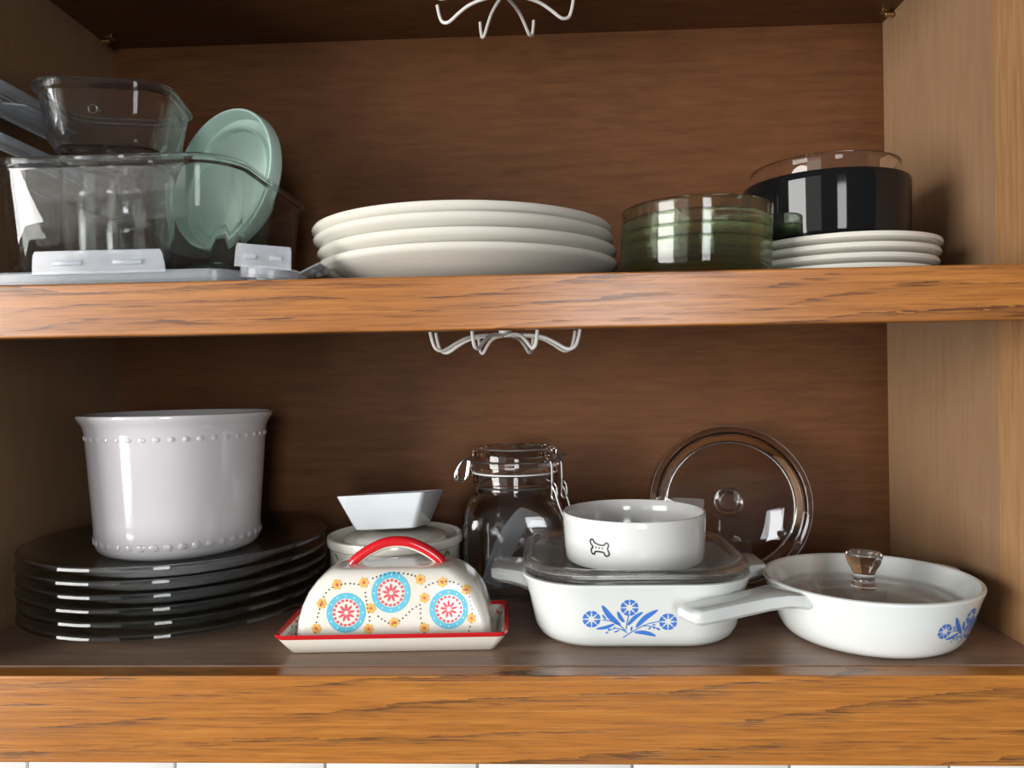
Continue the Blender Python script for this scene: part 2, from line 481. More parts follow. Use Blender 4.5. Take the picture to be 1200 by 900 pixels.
# ------------------------------------------------------------------ black bowl with glass bowl inside
def bowl_profile(R, h, base, th, foot=0.0, rnd=0.012):
    o_ = [(0, foot), (base - 0.004, foot), (base - 0.002, 0), (base, 0.0006)]
    o_ += smoothline([(base, 0.0006), (base + (R - base) * 0.55, rnd * 0.45), (base + (R - base) * 0.86, rnd * 1.3), (R - (R - base) * 0.05, h * 0.6), (R, h - th * 0.5)], 4)[1:]
    o_ += [(R - th * 0.15, h - th * 0.12), (R - th * 0.5, h), (R - th * 0.85, h - th * 0.12)]
    i_ = smoothline([(R - th, h - th * 0.5), (R - th - (R - base) * 0.05, h * 0.6), (base + (R - base) * 0.80 - th, rnd * 1.3 + th), (base + (R - base) * 0.45 - th, rnd * 0.5 + th), (base - th - 0.004, th + foot)], 4)
    return o_ + i_ + [(0, th + foot)]
tag(obj('black_bowl', lathe(bowl_profile(0.0705, 0.0625, 0.060, 0.004, 0.0015), 96), 'black'), 'glossy black round bowl standing on the small white plates', 'bowl').location = (0.2545, 0.150, PZ)
tag(obj('glass_bowl', lathe(bowl_profile(0.0632, 0.0720, 0.050, 0.003, 0.001), 96), 'glass'), 'clear glass bowl nested in the black bowl, its rim rising above it', 'bowl').location = (0.2545, 0.150, PZ + 0.0058)

# ------------------------------------------------------------------ green glass bowls
gp = bowl_profile(0.0617, 0.034, 0.052, 0.0032, 0.0012, 0.009)
first = None
names = ['green glass bowl at the bottom of the nested stack beside the dinner plates', 'second green glass bowl from the bottom of the nested stack',
         'third green glass bowl from the bottom of the nested stack', 'uppermost green glass bowl of the nested stack beside the dinner plates']
for i in range(4):
    if first is None: first = o = obj('green_glass_bowl', lathe(gp, 96), 'greenglass')
    else: o = bpy.data.objects.new('green_glass_bowl', first.data); COL.objects.link(o)
    o.location = (0.1300 - 0.0004 * (3 - i), 0.098, SH + 0.0003 + 0.0098 * i)
    tag(o, names[i], 'bowl', 'nested green glass bowls')

# ------------------------------------------------------------------ glass storage set, upper left
def glass_box(hx, hy, h, rad, th, taper=0.012, lip=0.004, base_th=0.005):
    a = [(hx - taper - 0.010, hy - taper - 0.010, rad * 0.6, 0.0), (hx - taper - 0.004, hy - taper - 0.004, rad * 0.75, 0.0012), (hx - taper, hy - taper, rad * 0.8, 0.007),
         (hx - lip - 0.001, hy - lip - 0.001, rad * 0.95, h - 0.010), (hx - lip, hy - lip, rad * 0.95, h - 0.0075), (hx - 0.0008, hy - 0.0008, rad, h - 0.006),
         (hx, hy, rad, h - 0.004), (hx - 0.0008, hy - 0.0008, rad, h - 0.001), (hx - 0.0025, hy - 0.0025, rad, h),
         (hx - lip - th + 0.001, hy - lip - th + 0.001, rad * 0.92, h - 0.001), (hx - lip - th, hy - lip - th, rad * 0.9, h - 0.006),
         (hx - taper - th, hy - taper - th, rad * 0.75, 0.012), (hx - taper - th - 0.004, hy - taper - th - 0.004, rad * 0.65, base_th + 0.001), (hx - taper - th - 0.010, hy - taper - th - 0.010, rad * 0.5, base_th)]
    return rloft(a, 10)

def snap_lid(name, label, hx, hy, loc, rot, flaps, group='snap-on storage lids'):
    """tray-like plastic lid with a raised border and hinged flaps; flaps = [(side, opening angle, length share)]"""
    t = thing(name, label, 'lid', loc, rot, group)
    r = 0.022
    obj('panel', rloft([(hx - 0.003, hy - 0.003, r, 0.0), (hx, hy, r, 0.0015), (hx, hy, r, 0.0095), (hx - 0.0015, hy - 0.0015, r, 0.011), (hx - 0.008, hy - 0.008, r * .8, 0.011),
                        (hx - 0.0095, hy - 0.0095, r * .7, 0.010), (hx - 0.011, hy - 0.011, r * .7, 0.005), (hx - 0.020, hy - 0.020, r * .5, 0.0045)], 7), 'plastic', t)
    obj('seal', tube([(x, y, 0.0) for x, y, z in rring(hx - 0.0065, hy - 0.0065, r * .8, 0, 7)], 0.0016, 6, True), 'silicone', t).location = (0, 0, -0.0003)
    for side, ang, share in flaps:
        L_ = (hx if side in 'fb' else hy) * share
        fl = rloft([(L_, 0.0007, 0.0005, 0.0), (L_ * 0.99, 0.0010, 0.0008, 0.006), (L_ * 0.97, 0.0009, 0.0007, 0.014), (L_ * 0.93, 0.0009, 0.0007, 0.0175)], 4)
        slot = join(*[box(s * L_ * 0.45 - L_ * 0.22, s * L_ * 0.45 + L_ * 0.22, -0.0020, 0.0, 0.0065, 0.0095, 0.0006) for s in (-1, 1)])
        rz = {'f': 0, 'r': PI / 2, 'b': PI, 'l': -PI / 2}[side]
        d = hy if side in 'fb' else hx
        mt = Matrix.Rotation(rz, 4, 'Z') @ Matrix.Translation((0, -d - 0.0012, 0.0085)) @ Matrix.Rotation(ang, 4, 'X')
        f = obj('flap', xf(fl, mt), 'plastic', t)
        for s in (-1, 1):
            obj('catch', xf(box(s * L_ * 0.45 - L_ * 0.22, s * L_ * 0.45 + L_ * 0.22, -0.0024, -0.0008, 0.0065, 0.0100, 0.0006), mt), 'plastic', f)
    return t

# lids lying under and in front of the big container
snap_lid('storage_lid', 'clear plastic snap lid lying flat on the shelf under the large glass container', 0.104, 0.104, (-0.336, 0.126, SH + 0.0022), (0, 0, 0),
         [('f', 0.10, 0.50), ('r', 1.15, 0.60), ('l', 1.55, 0.6), ('b', 1.6, 0.5)])
snap_lid('storage_lid', 'clear plastic lid propped flap-up at the front right of the large glass container', 0.024, 0.030, (-0.2135, 0.0560, SH + 0.0040), (0, 0.10, 0.05),
         [('f', 0.12, 0.90), ('r', 1.0, 0.70)])
A0 = SH + 0.0140
tag(obj('glass_container', glass_box(0.104, 0.104, 0.0890, 0.036, 0.0038, 0.011), 'boxglass'),
    'large rectangular clear glass storage container at the left end of the upper shelf', 'container').location = (-0.337, 0.128, A0)
inner = obj('glass_jar', lathe(bowl_profile(0.046, 0.098, 0.040, 0.003, 0.001, 0.012), 64), 'glass')
tag(inner, 'round clear glass canister standing inside the large glass container', 'container'); inner.location = (-0.3740, 0.1180, A0 + 0.0052)
B = obj('glass_container', glass_box(0.056, 0.049, 0.0540, 0.026, 0.0032, 0.010, 0.003, 0.004), 'boxglass')
tag(B, 'smaller rectangular clear glass container perched on top of the large one', 'container')
B.location = (-0.3620, 0.0960, A0 + 0.1040); B.rotation_euler = (0, 0, math.radians(11))

obj('moulded_ring', tube([(-0.004 + 0.0034 * math.cos(a), -0.0427, 0.030 + 0.0034 * math.sin(a)) for a in [2 * PI * k / 24 for k in range(24)]], 0.0005, 6, True), 'glass', B)
snap_lid('storage_lid', 'lowest of the tilted grey plastic lids left of the small glass container', 0.029, 0.070, (-0.4440, 0.0860, 0.4110), (0, math.radians(26), 0), [('f', 0.6, 0.7)])
snap_lid('storage_lid', 'middle tilted grey plastic lid left of the small glass container', 0.024, 0.060, (-0.4490, 0.0760, 0.4400), (0, math.radians(26), 0), [('f', 0.5, 0.8), ('r', 1.2, 0.6)])
snap_lid('storage_lid', 'uppermost tilted grey plastic lid left of the small glass container', 0.022, 0.050, (-0.4500, 0.0830, 0.4560), (0, math.radians(24), 0), [('f', 0.2, 0.8)])

# round mint lid leaning in the big container
ml = thing('round_lid', 'round mint green plastic lid leaning upright in the large glass container', 'lid', (-0.2900, 0.1590, 0.4020))
ml.scale = (0.955, 0.955, 0.955)
n_ = Vector((-0.46, -0.87, 0.16)).normalized()
ml.rotation_euler = n_.to_track_quat('Z', 'Y').to_euler()
obj('shell', lathe([(0, -0.006), (0.062, -0.006), (0.0665, -0.0045), (0.0695, -0.001), (0.0702, 0.0100), (0.0692, 0.0118), (0.0676, 0.0118), (0.0666, 0.0100), (0.0642, -0.0015), (0, -0.0015)], 80), 'mint', ml)
obj('sealing_ring', lathe([(0.0520, -0.0016), (0.0520, 0.0030), (0.0526, 0.0042), (0.0545, 0.0042), (0.0552, 0.0030), (0.0552, -0.0016), (0.0520, -0.0016)], 72), 'mint_in', ml)
obj('recess', lathe([(0, -0.0014), (0.0515, -0.0014), (0.0515, -0.0010), (0.048, 0.0006), (0, 0.0006)], 64), 'mint_in', ml)

# ------------------------------------------------------------------ lower shelf: smoky plates + crock
gpp = [(0, 0.0012), (0.080, 0.0012), (0.084, 0.0), (0.088, 0.0008), (0.100, 0.0045), (0.116, 0.0110), (0.128, 0.0150), (0.1312, 0.0158), (0.1324, 0.0165), (0.1319, 0.0186), (0.1308, 0.0192), (0.129, 0.0190),
       (0.115, 0.0146), (0.099, 0.0082), (0.086, 0.0048), (0.078, 0.0044), (0, 0.0044)]
ordn = ['bottom', 'second from the bottom', 'third from the bottom', 'third from the top', 'second from the top', 'top']
first = None
for i in range(6):
    if first is None: first = o = obj('glass_plate', lathe(gpp, 96), 'smoke')
    else: o = bpy.data.objects.new('glass_plate', first.data); COL.objects.link(o)
    o.location = (-0.3405 + (0, 0.001, -0.0005, 0.0005, -0.001, 0.0)[i], 0.1560, 0.0002 + 0.0106 * i)
    tag(o, 'dark clear glass plate, %s one in the stack under the white crock' % ordn[i], 'plate', 'stacked glass plates')
CZ = 0.0002 + 0.0106 * 5 + 0.0046
cr = thing('crock', 'large white ceramic crock with beaded bands standing on the glass plates', 'crock', (-0.3500, 0.1730, CZ))
cprof = [(0, 0.001), (0.060, 0.001), (0.062, 0)] + smoothline([(0.064, 0.0), (0.0705, 0.004), (0.0735, 0.012), (0.0742, 0.03), (0.0770, 0.07), (0.0795, 0.105), (0.0812, 0.116), (0.0848, 0.1225), (0.0864, 0.1255), (0.0862, 0.1278)], 5)
cprof += [(0.0840, 0.1284), (0.0815, 0.1262), (0.0775, 0.116), (0.0755, 0.105), (0.0730, 0.07), (0.0700, 0.03), (0.067, 0.012), (0.060, 0.007), (0, 0.006)]
obj('body', lathe(cprof, 120), 'crock', cr)
bead = None
for zz, rr, nb, hz in ((0.1075, 0.0797, 42, 0.0030), (0.0135, 0.0735, 40, 0.0040)):
    for k in range(nb):
        a = 2 * PI * k / nb
        if bead is None or k == 0:
            bead = obj('bead', xf(lathe([(0, -hz), (hz * .6, -hz * .75), (hz * .95, -hz * .3), (hz * .95, hz * .3), (hz * .6, hz * .75), (0, hz)], 10), Matrix.Diagonal((0.30, 1.05, 0.9, 1))), 'crock', cr); o = bead
        else:
            o = bpy.data.objects.new('bead', bead.data); COL.objects.link(o); o.parent = cr
        o.location = (rr * math.cos(a), rr * math.sin(a), zz); o.rotation_euler = (0, 0, a)

# ------------------------------------------------------------------ butter dish
bd = thing('butter_dish', 'painted butter dish with red handle and red-edged tray in front', 'butter dish', (-0.1225, 0.0800, 0.0002), (0, 0, math.radians(2.5)))
tray = obj('tray', rloft([(0.0790, 0.0320, 0.005, 0.0), (0.0805, 0.0335, 0.005, 0.0006), (0.0855, 0.0385, 0.006, 0.0080), (0.0900, 0.0430, 0.007, 0.0148), (0.0905, 0.0435, 0.007, 0.0160),
                          (0.0895, 0.0425, 0.007, 0.0166), (0.0880, 0.0410, 0.006, 0.0156), (0.0835, 0.0365, 0.005, 0.0085), (0.0805, 0.0335, 0.005, 0.0042), (0.078, 0.031, 0.004, 0.0040)], 6), 'cream', bd)
obj('painted_edge', rloft([(0.0894, 0.0424, 0.007, 0.0135), (0.0902, 0.0432, 0.007, 0.0146), (0.0910, 0.0440, 0.007, 0.0160), (0.0900, 0.0430, 0.007, 0.0172), (0.0884, 0.0414, 0.006, 0.0164), (0.0872, 0.0402, 0.006, 0.0146)], 6, cap0=False, cap1=False), 'red', bd)
lid = obj('cover', rloft([(0.0775, 0.0300, 0.006, 0.0042), (0.0775, 0.0302, 0.007, 0.0080), (0.0762, 0.0296, 0.008, 0.0230), (0.0735, 0.0286, 0.010, 0.0340), (0.0690, 0.0276, 0.012, 0.0440),
                          (0.0630, 0.0262, 0.013, 0.0520), (0.0570, 0.0244, 0.013, 0.0575), (0.0515, 0.0215, 0.012, 0.0610), (0.0485, 0.0190, 0.011, 0.0621), (0.0420, 0.0120, 0.008, 0.0624)], 8), 'cream', bd)
hp = smoothline([(-0.0370, 0, 0.0612), (-0.0330, 0, 0.0660), (-0.0220, 0, 0.0735), (-0.0080, 0, 0.0790), (0.0080, 0, 0.0790), (0.0220, 0, 0.0735), (0.0330, 0, 0.0660), (0.0370, 0, 0.0612)], 5)
obj('handle', tube([(x, y, z - 0.0012) for x, y, z in hp], 0.0040, 14), 'cream', lid)
obj('handle_paint', tube(hp, 0.0046, 14), 'red', lid)

# print on the cover front
UB = 0.0001540
cst = flat_cast(lid, 0.0, 0.0350)
def bx_(x, y): return ((x - 560) * UB, (400 - y) * UB)
for cx, cy in ((320, 433), (550, 337), (847, 423)):
    c = bx_(cx, cy)
    md = decal('medallion', [ringpatch(c[0], c[1], 72 * UB, 100 * UB, seg=48)], cst, 'blue', lid)
    pt = []
    for k in range(18):
        a = 2 * PI * k / 18
        pt.append(ringpatch(c[0], c[1], 56 * UB, 68 * UB, a, a + 0.22, 4, 1))
    for k in range(9):
        a = 2 * PI * k / 9 + 0.2
        pt.append(stroke([(c[0] + 10 * UB * math.cos(a), c[1] + 10 * UB * math.sin(a)), (c[0] + 28 * UB * math.cos(a), c[1] + 28 * UB * math.sin(a)), (c[0] + 45 * UB * math.cos(a), c[1] + 45 * UB * math.sin(a))], 13 * UB, 4, True))
    o = decal('starburst', pt, cst, 'pink', md); o['kind'] = 'stuff'
    o = decal('ring_dot', [ringpatch(c[0] + 86 * UB * math.cos(k * PI / 6), c[1] + 86 * UB * math.sin(k * PI / 6), 0, 3.5 * UB, seg=8, rad=1) for k in range(12)],
              flat_cast(lid, 0.0, 0.0350, off=0.0004), 'whitedot', md); o['kind'] = 'stuff'
for i, (cx, cy) in enumerate([(272, 292), (410, 285), (195, 385), (168, 510), (448, 412), (435, 515), (565, 485), (700, 275), (722, 365), (720, 515), (815, 290), (935, 330), (962, 470)]):
    c = bx_(cx, cy)
    pt = []
    for k in range(6):
        a = k * PI / 3 + i
        pt.append(stroke([(c[0] + 4 * UB * math.cos(a), c[1] + 4 * UB * math.sin(a)), (c[0] + 16 * UB * math.cos(a), c[1] + 16 * UB * math.sin(a)), (c[0] + 27 * UB * math.cos(a), c[1] + 27 * UB * math.sin(a))], 20 * UB, 3, True))
    fl = decal('painted_flower', pt, cst, 'yellow', lid)
    decal('flower_centre', [ringpatch(c[0], c[1], 0, 7 * UB, seg=10, rad=1)], flat_cast(lid, 0.0, 0.0350, off=0.0004), 'pink', fl)
dots = []
for path in ([(157, 555), (172, 460), (205, 352), (245, 308), (320, 288), (390, 295)], [(432, 272), (500, 252), (570, 243), (640, 250), (690, 262)], [(415, 310), (425, 380), (440, 455), (438, 490)],
             [(470, 440), (515, 475), (560, 492), (610, 465), (660, 420), (700, 398)], [(703, 400), (702, 460), (722, 550)], [(715, 325), (745, 300), (815, 285), (890, 297), (945, 355), (962, 410), (966, 450), (950, 530), (938, 558)]):
    P = smoothline(path, 12); acc = 0
    for a, b in zip(P, P[1:]):
        acc += math.hypot(b[0] - a[0], b[1] - a[1])
        if acc > 19:
            acc = 0; c = bx_(*b); dots.append(ringpatch(c[0], c[1], 0, 4.2 * UB, seg=7, rad=1))
o = decal('dot_trail', dots, cst, 'black_print', lid); o['kind'] = 'stuff'
# mottled print on the inside of the tray ends and on the right end of the cover
rnd = random.Random(3)
for s in (1, -1):
    tp = {'pink': [], 'green_print': [], 'blue': []}
    tt = BVHTree.FromPolygons([v.co for v in tray.data.vertices], [tuple(p.vertices) for p in tray.data.polygons])
    def down(u, v):
        h = tt.ray_cast(Vector((u, v, 0.1)), Vector((0, 0, -1))); return h[0] + Vector((0, 0, 0.0003))
    for k in range(70):
        u = s * rnd.uniform(0.0805, 0.0862); v = rnd.uniform(-0.035, 0.038); a = rnd.uniform(0, PI)
        tp[rnd.choice(['pink', 'green_print', 'blue'])].append(stroke([(u - 0.0009 * math.cos(a), v - 0.002 * math.sin(a)), (u + 0.0009 * math.cos(a), v + 0.002 * math.sin(a))], 0.0012, 3, True))
    for mm, pp in tp.items():
        o = decal('painted_sprig', pp, down, mm, tray); o['kind'] = 'stuff'

# ------------------------------------------------------------------ ramekin with nested dish and square dish
rk = thing('ramekin', 'round white ramekin with painted leaves behind the butter dish', 'ramekin', (-0.1455, 0.1900, 0.0002))
rb = obj('bowl', lathe([(0, 0.001), (0.052, 0.001), (0.054, 0), (0.0575, 0.0015), (0.0600, 0.006), (0.0618, 0.045), (0.0622, 0.0555), (0.0648, 0.0575), (0.0652, 0.0625), (0.0645, 0.0650), (0.0625, 0.0655), (0.0605, 0.0640),
                        (0.0588, 0.055), (0.0570, 0.010), (0.053, 0.005), (0, 0.005)], 96), 'cream', rk)
leafg, leafb = [], []
for k in range(40):
    u = -0.062 * 2.9 + k * 0.0092
    for r in range(3):
        v = 0.050 - r * 0.014 + rnd.uniform(-0.002, 0.002); a = rnd.uniform(0.6, 2.6)
        st = stroke([(u, v), (u + 0.004 * math.cos(a), v + 0.004 * math.sin(a)), (u + 0.008 * math.cos(a + 0.3), v + 0.0075 * math.sin(a + 0.3))], 0.0030, 3, True)
        (leafg if rnd.random() < 0.6 else leafb).append(st)
rc = radial_cast(rb, -PI / 2, 0.062, 0.0)
for mm, pp in (('green_print', leafg), ('black_print', leafb)):
    pp = [q for q in pp if max(v[1] for v in q[0]) < 0.0555]
    o = decal('painted_leaf', pp, rc, mm, rb); o['kind'] = 'stuff'
sc_ = obj('saucer', lathe([(0, 0.0650), (0.044, 0.0650), (0.049, 0.0632), (0.0515, 0.050), (0.0520, 0.0080), (0.0505, 0.0060), (0.0490, 0.0080), (0.0485, 0.049), (0.046, 0.0610), (0, 0.0615)], 72), 'cream')
tag(sc_, 'white round dish turned upside down inside the leaf-painted ramekin', 'dish'); sc_.location = (-0.1455, 0.1900, 0.0003)
sq = obj('square_dish', rloft([(0.0235, 0.0235, 0.004, 0.0), (0.0262, 0.0262, 0.005, 0.0010), (0.0285, 0.0285, 0.005, 0.0060), (0.0375, 0.0375, 0.004, 0.0315), (0.0378, 0.0378, 0.004, 0.0328), (0.0368, 0.0368, 0.0035, 0.0332), (0.0350, 0.0350, 0.003, 0.0318),
                               (0.0262, 0.0262, 0.004, 0.0060), (0.0240, 0.0240, 0.004, 0.0042), (0.020, 0.020, 0.003, 0.0040)], 6), 'porc')
tag(sq, 'small square white flared dish set on top of the ramekin', 'dish'); sq.location = (-0.1490, 0.2000, 0.0688); sq.scale = (1.13, 1.13, 1.02); sq.rotation_euler = (math.radians(-6.5), math.radians(-3), math.radians(-5))

# ------------------------------------------------------------------ clip-top jar
jr = thing('clip_top_jar', 'square clear glass clip-top jar with wire bail at the back wall', 'jar', (-0.0300, 0.2320, 0.0002))
J = 0.0515
def jring(h, rad, z): return rring(h, h, rad, z, 9)
jb = [(J - 0.008, 0.014, 0.0), (J - 0.002, 0.018, 0.0015), (J, 0.020, 0.006), (J, 0.021, 0.070), (J - 0.001, 0.024, 0.082), (J - 0.004, 0.032, 0.092), (0.0430, 0.0428, 0.099), (0.0415, 0.0414, 0.103), (0.0415, 0.0414, 0.108), (0.0440, 0.0439, 0.1095), (0.0440, 0.0439, 0.1175), (0.0425, 0.0424, 0.1185),
      (0.0385, 0.0384, 0.1185), (0.0375, 0.0374, 0.1100), (0.0385, 0.0384, 0.099), (J - 0.009, 0.028, 0.089), (J - 0.005, 0.020, 0.080), (J - 0.0045, 0.018, 0.070), (J - 0.0045, 0.016, 0.011), (J - 0.009, 0.012, 0.0065)]
obj('jar_body', loft([jring(h, r, z) for h, r, z in jb]), 'glass', jr)
ld = obj('jar_lid', lathe([(0, 0.1335), (0.030, 0.1335), (0.034, 0.1350), (0.037, 0.1425), (0.0395, 0.1440), (0.0425, 0.1425), (0.0445, 0.1360), (0.0450, 0.1270), (0.0445, 0.1210), (0.0430, 0.1198), (0.036, 0.1198), (0.034, 0.1240), (0, 0.1250)], 72), 'glass', jr)
obj('gasket', lathe([(0.0390, 0.1186), (0.0436, 0.1186), (0.0436, 0.1197), (0.0390, 0.1197), (0.0390, 0.1186)], 64), 'silicone', jr)
obj('lid_wire', tube([(0.0462 * math.cos(a), 0.0462 * math.sin(a), 0.1315) for a in [2 * PI * k / 48 for k in range(48)]], 0.0011, 8, True), 'steel', jr)
obj('neck_wire', tube([(0.0436 * math.cos(a), 0.0436 * math.sin(a), 0.1058) for a in [2 * PI * k / 48 for k in range(48)]], 0.0011, 8, True), 'steel', jr)
# hinge loop on the left
for yy in (-0.010, 0.010):
    obj('hinge_wire', tube(smoothline([(-0.0450, yy, 0.1320), (-0.0520, yy, 0.1310), (-0.0590, yy, 0.1200), (-0.0600, yy, 0.1130), (-0.0560, yy, 0.1105), (-0.0500, yy, 0.1120), (-0.0480, yy, 0.1200), (-0.0465, yy, 0.1310)], 4), 0.0010, 8), 'steel', jr)
obj('hinge_pin', tube([(-0.0575, -0.013, 0.1135), (-0.0575, 0.013, 0.1135)], 0.0011, 8), 'steel', jr)
# clasp on the right (front corner)
ca = math.radians(-38)
RZ = Matrix.Rotation(ca, 4, 'Z')
for yy in (-0.008, 0.008):
    obj('clasp_wire', xf(tube(smoothline([(0.0455, yy, 0.1320), (0.0520, yy, 0.1320), (0.0535, yy, 0.1240), (0.0535, yy, 0.1050), (0.0530, yy, 0.0985), (0.0560, yy, 0.0955), (0.0595, yy, 0.0985), (0.0590, yy, 0.1080)], 4), 0.0011, 8), RZ), 'steel', jr)
    obj('lever_wire', xf(tube(smoothline([(0.0590, yy, 0.1085), (0.0560, yy, 0.1120), (0.0535, yy, 0.1090), (0.0570, yy, 0.1030), (0.0620, yy, 0.0900), (0.0680, yy * 0.8, 0.0760)], 4), 0.0011, 8), RZ), 'steel', jr)
obj('lever_bar', xf(tube(smoothline([(0.0680, -0.0066, 0.0760), (0.0695, -0.004, 0.0735), (0.0695, 0.004, 0.0735), (0.0680, 0.0066, 0.0760)], 4), 0.0011, 8), RZ), 'steel', jr)
obj('clasp_tip', xf(tube(smoothline([(0.0455, 0, 0.1315), (0.0530, 0, 0.1345), (0.0610, 0, 0.1385), (0.0640, 0, 0.1400)], 4), [0.0012] * 13, 8), RZ), 'steel', jr)
# curled clear strip inside the jar
st = []
Vs, Fs = [], []
pth = smoothline([(-0.024, -0.020, 0.012), (-0.016, -0.018, 0.035), (-0.006, -0.016, 0.055), (0.006, -0.010, 0.072), (0.016, -0.002, 0.078), (0.026, 0.006, 0.072)], 6)
for i, p in enumerate(pth):
    for w, th in ((-0.011, -0.0005), (0.011, -0.0005), (0.011, 0.0005), (-0.011, 0.0005)):
        Vs.append((p[0] + w * 0.85, p[1] + w * 0.4 + th * 2, p[2] - w * 0.35 + th))
for i in range(len(pth) - 1):
    for k in range(4):
        k2 = (k + 1) % 4; Fs.append((i * 4 + k, i * 4 + k2, i * 4 + 4 + k2, i * 4 + 4 + k))
Fs += [(3, 2, 1, 0), tuple(range(len(Vs) - 4, len(Vs)))]
o = obj('plastic_strip', (Vs, Fs), 'plastic'); o.location = (-0.0300, 0.2320, 0.0002)
tag(o, 'clear plastic strip curled inside the clip-top jar', 'strip')

# ------------------------------------------------------------------ cornflower print (in units of the drawing, then metres)
def cornflower(body, cast, U, parent):
    def q(x, y): return ((x - 645) * U, (260 - y) * U)
    for cx, cy in ((388, 245), (645, 162), (907, 265)):
        c = q(cx, cy); pt = []
        for k in range(8):
            a = k * PI / 4 + PI / 8
            pt.append(ringpatch(c[0], c[1], 22 * U, 40 * U, a - 0.20, a + 0.20, 5, 2))
            pt.append(ringpatch(c[0], c[1], 40 * U, 60 * U, a - 0.32, a + 0.32, 6, 2))
        o = decal('blossom', pt, cast, 'cornblue', parent); o['kind'] = 'stuff'
    for a, b, w in (((585, 290), (460, 145), 38), ((610, 268), (565, 190), 26), ((635, 290), (735, 195), 28), ((690, 305), (835, 180), 36), ((545, 280), (420, 315), 24), ((680, 340), (825, 368), 30),
                    ((488, 245), (462, 212), 13), ((658, 332), (664, 298), 13), ((515, 322), (500, 310), 10), ((545, 315), (545, 300), 10), ((500, 338), (484, 346), 12), ((575, 325), (540, 340), 11),
                    ((790, 300), (775, 322), 10), ((815, 298), (808, 318), 10), ((835, 310), (850, 328), 12), ((800, 285), (822, 290), 10)):
        mid = ((a[0] + b[0]) / 2 + (b[1] - a[1]) * 0.06, (a[1] + b[1]) / 2 - (b[0] - a[0]) * 0.06)
        decal('leaf', [stroke([q(*a), q(*mid), q(*b)], w * U, 6, True)], cast, 'cornblue', parent)
    for path in ([(603, 378), (660, 340), (700, 315), (770, 280), (850, 262)], [(630, 345), (590, 300), (540, 265), (462, 250)], [(622, 320), (630, 270), (640, 215)], [(620, 335), (560, 312), (500, 330)], [(740, 295), (800, 300), (850, 325)]):
        decal('stem', [stroke([q(*p) for p in path], 6.5 * U, 5)], cast, 'cornblue', parent)

# ------------------------------------------------------------------ casserole
cs = thing('casserole', 'white square casserole with blue cornflowers on its front and side handles', 'casserole', (0.0735, 0.1270, 0.0002))
cb = [(0.068, 0.066, 0.034, 0.0), (0.0755, 0.0735, 0.040, 0.0016), (0.0800, 0.0780, 0.044, 0.0055), (0.0830, 0.0810, 0.046, 0.012), (0.0875, 0.0855, 0.048, 0.035), (0.0915, 0.0895, 0.050, 0.0480), (0.0930, 0.0910, 0.051, 0.0520), (0.0925, 0.0905, 0.051, 0.0536), (0.0905, 0.0885, 0.050, 0.0540), (0.0888, 0.0868, 0.049, 0.0525),
      (0.0870, 0.0850, 0.047, 0.0480), (0.0830, 0.0810, 0.044, 0.033), (0.0780, 0.0760, 0.040, 0.012), (0.0740, 0.0720, 0.036, 0.0065), (0.066, 0.064, 0.032, 0.0045)]
cbo = obj('body', rloft(cb, 12), 'corn', cs)
def tab_handle(s):
    rings = []; dy = 0.012 if s > 0 else 0.004; k_ = 0.86 if s > 0 else 1.0
    for t, w, zt, th in ((0.0, 0.030, 0.0470, 0.012), (0.010, 0.028, 0.0490, 0.0105), (0.020, 0.026, 0.0500, 0.0095), (0.029, 0.0245, 0.0505, 0.0090), (0.0335, 0.0225, 0.0500, 0.0075), (0.0350, 0.0200, 0.0485, 0.0045)):
        x = s * (0.0865 + t * k_); ring = []
        for (yy, zz) in ((-1, -0.5), (-1, 0.1), (-0.93, 0.42), (-0.8, 0.5), (0.8, 0.5), (0.93, 0.42), (1, 0.1), (1, -0.5), (0.8, -0.9), (-0.8, -0.9)):
            ring.append((x, dy + yy * w, zt - th * 0.5 + zz * th))
        rings.append(ring)
    return loft(rings)
for s in (-1, 1): obj('handle', tab_handle(s), 'corn', cs)
cornflower(cbo, flat_cast(cbo, -0.0100, 0.0245), 0.0001130, cbo)
# glass lid turned upside down, its centre sunk into the casserole
cl = thing('glass_cover', 'square clear glass lid lying in the cornflower casserole under the bone bowl', 'lid', (0.0735, 0.1270, 0.0545))
obj('pane', rloft([(0.060, 0.058, 0.040, -0.0060), (0.066, 0.064, 0.044, -0.0062), (0.074, 0.072, 0.047, -0.0045), (0.082, 0.080, 0.050, 0.0004), (0.090, 0.088, 0.053, 0.0006), (0.0928, 0.0908, 0.054, 0.0025), (0.0932, 0.0912, 0.054, 0.0050), (0.0915, 0.0895, 0.053, 0.0075), (0.0885, 0.0865, 0.052, 0.0085), (0.0855, 0.0835, 0.051, 0.0078), (0.0830, 0.0810, 0.050, 0.0050),
                  (0.0790, 0.0770, 0.048, 0.0042), (0.0750, 0.0730, 0.047, 0.0028), (0.071, 0.069, 0.045, 0.0002), (0.062, 0.060, 0.042, -0.0008), (0.050, 0.048, 0.036, -0.0010)], 12), 'lidglass', cl)
ringp = []
for k in range(10):
    a = 2 * PI * k / 10
    ringp.append((0.0872 + 0.0046 * math.cos(a), 0.0852 + 0.0046 * math.cos(a), 0.053, 0.0068 + 0.0036 * math.sin(a)))
obj('rim', rloft(ringp + ringp[:1], 12, cap0=False, cap1=False), 'glass', cl)
obj('knob', lathe([(0, -0.0310), (0.012, -0.0310), (0.0145, -0.0285), (0.0120, -0.0180), (0.0080, -0.0120), (0.0090, -0.0060), (0.0090, -0.0040), (0, -0.0040)], 32), 'lidglass', cl)

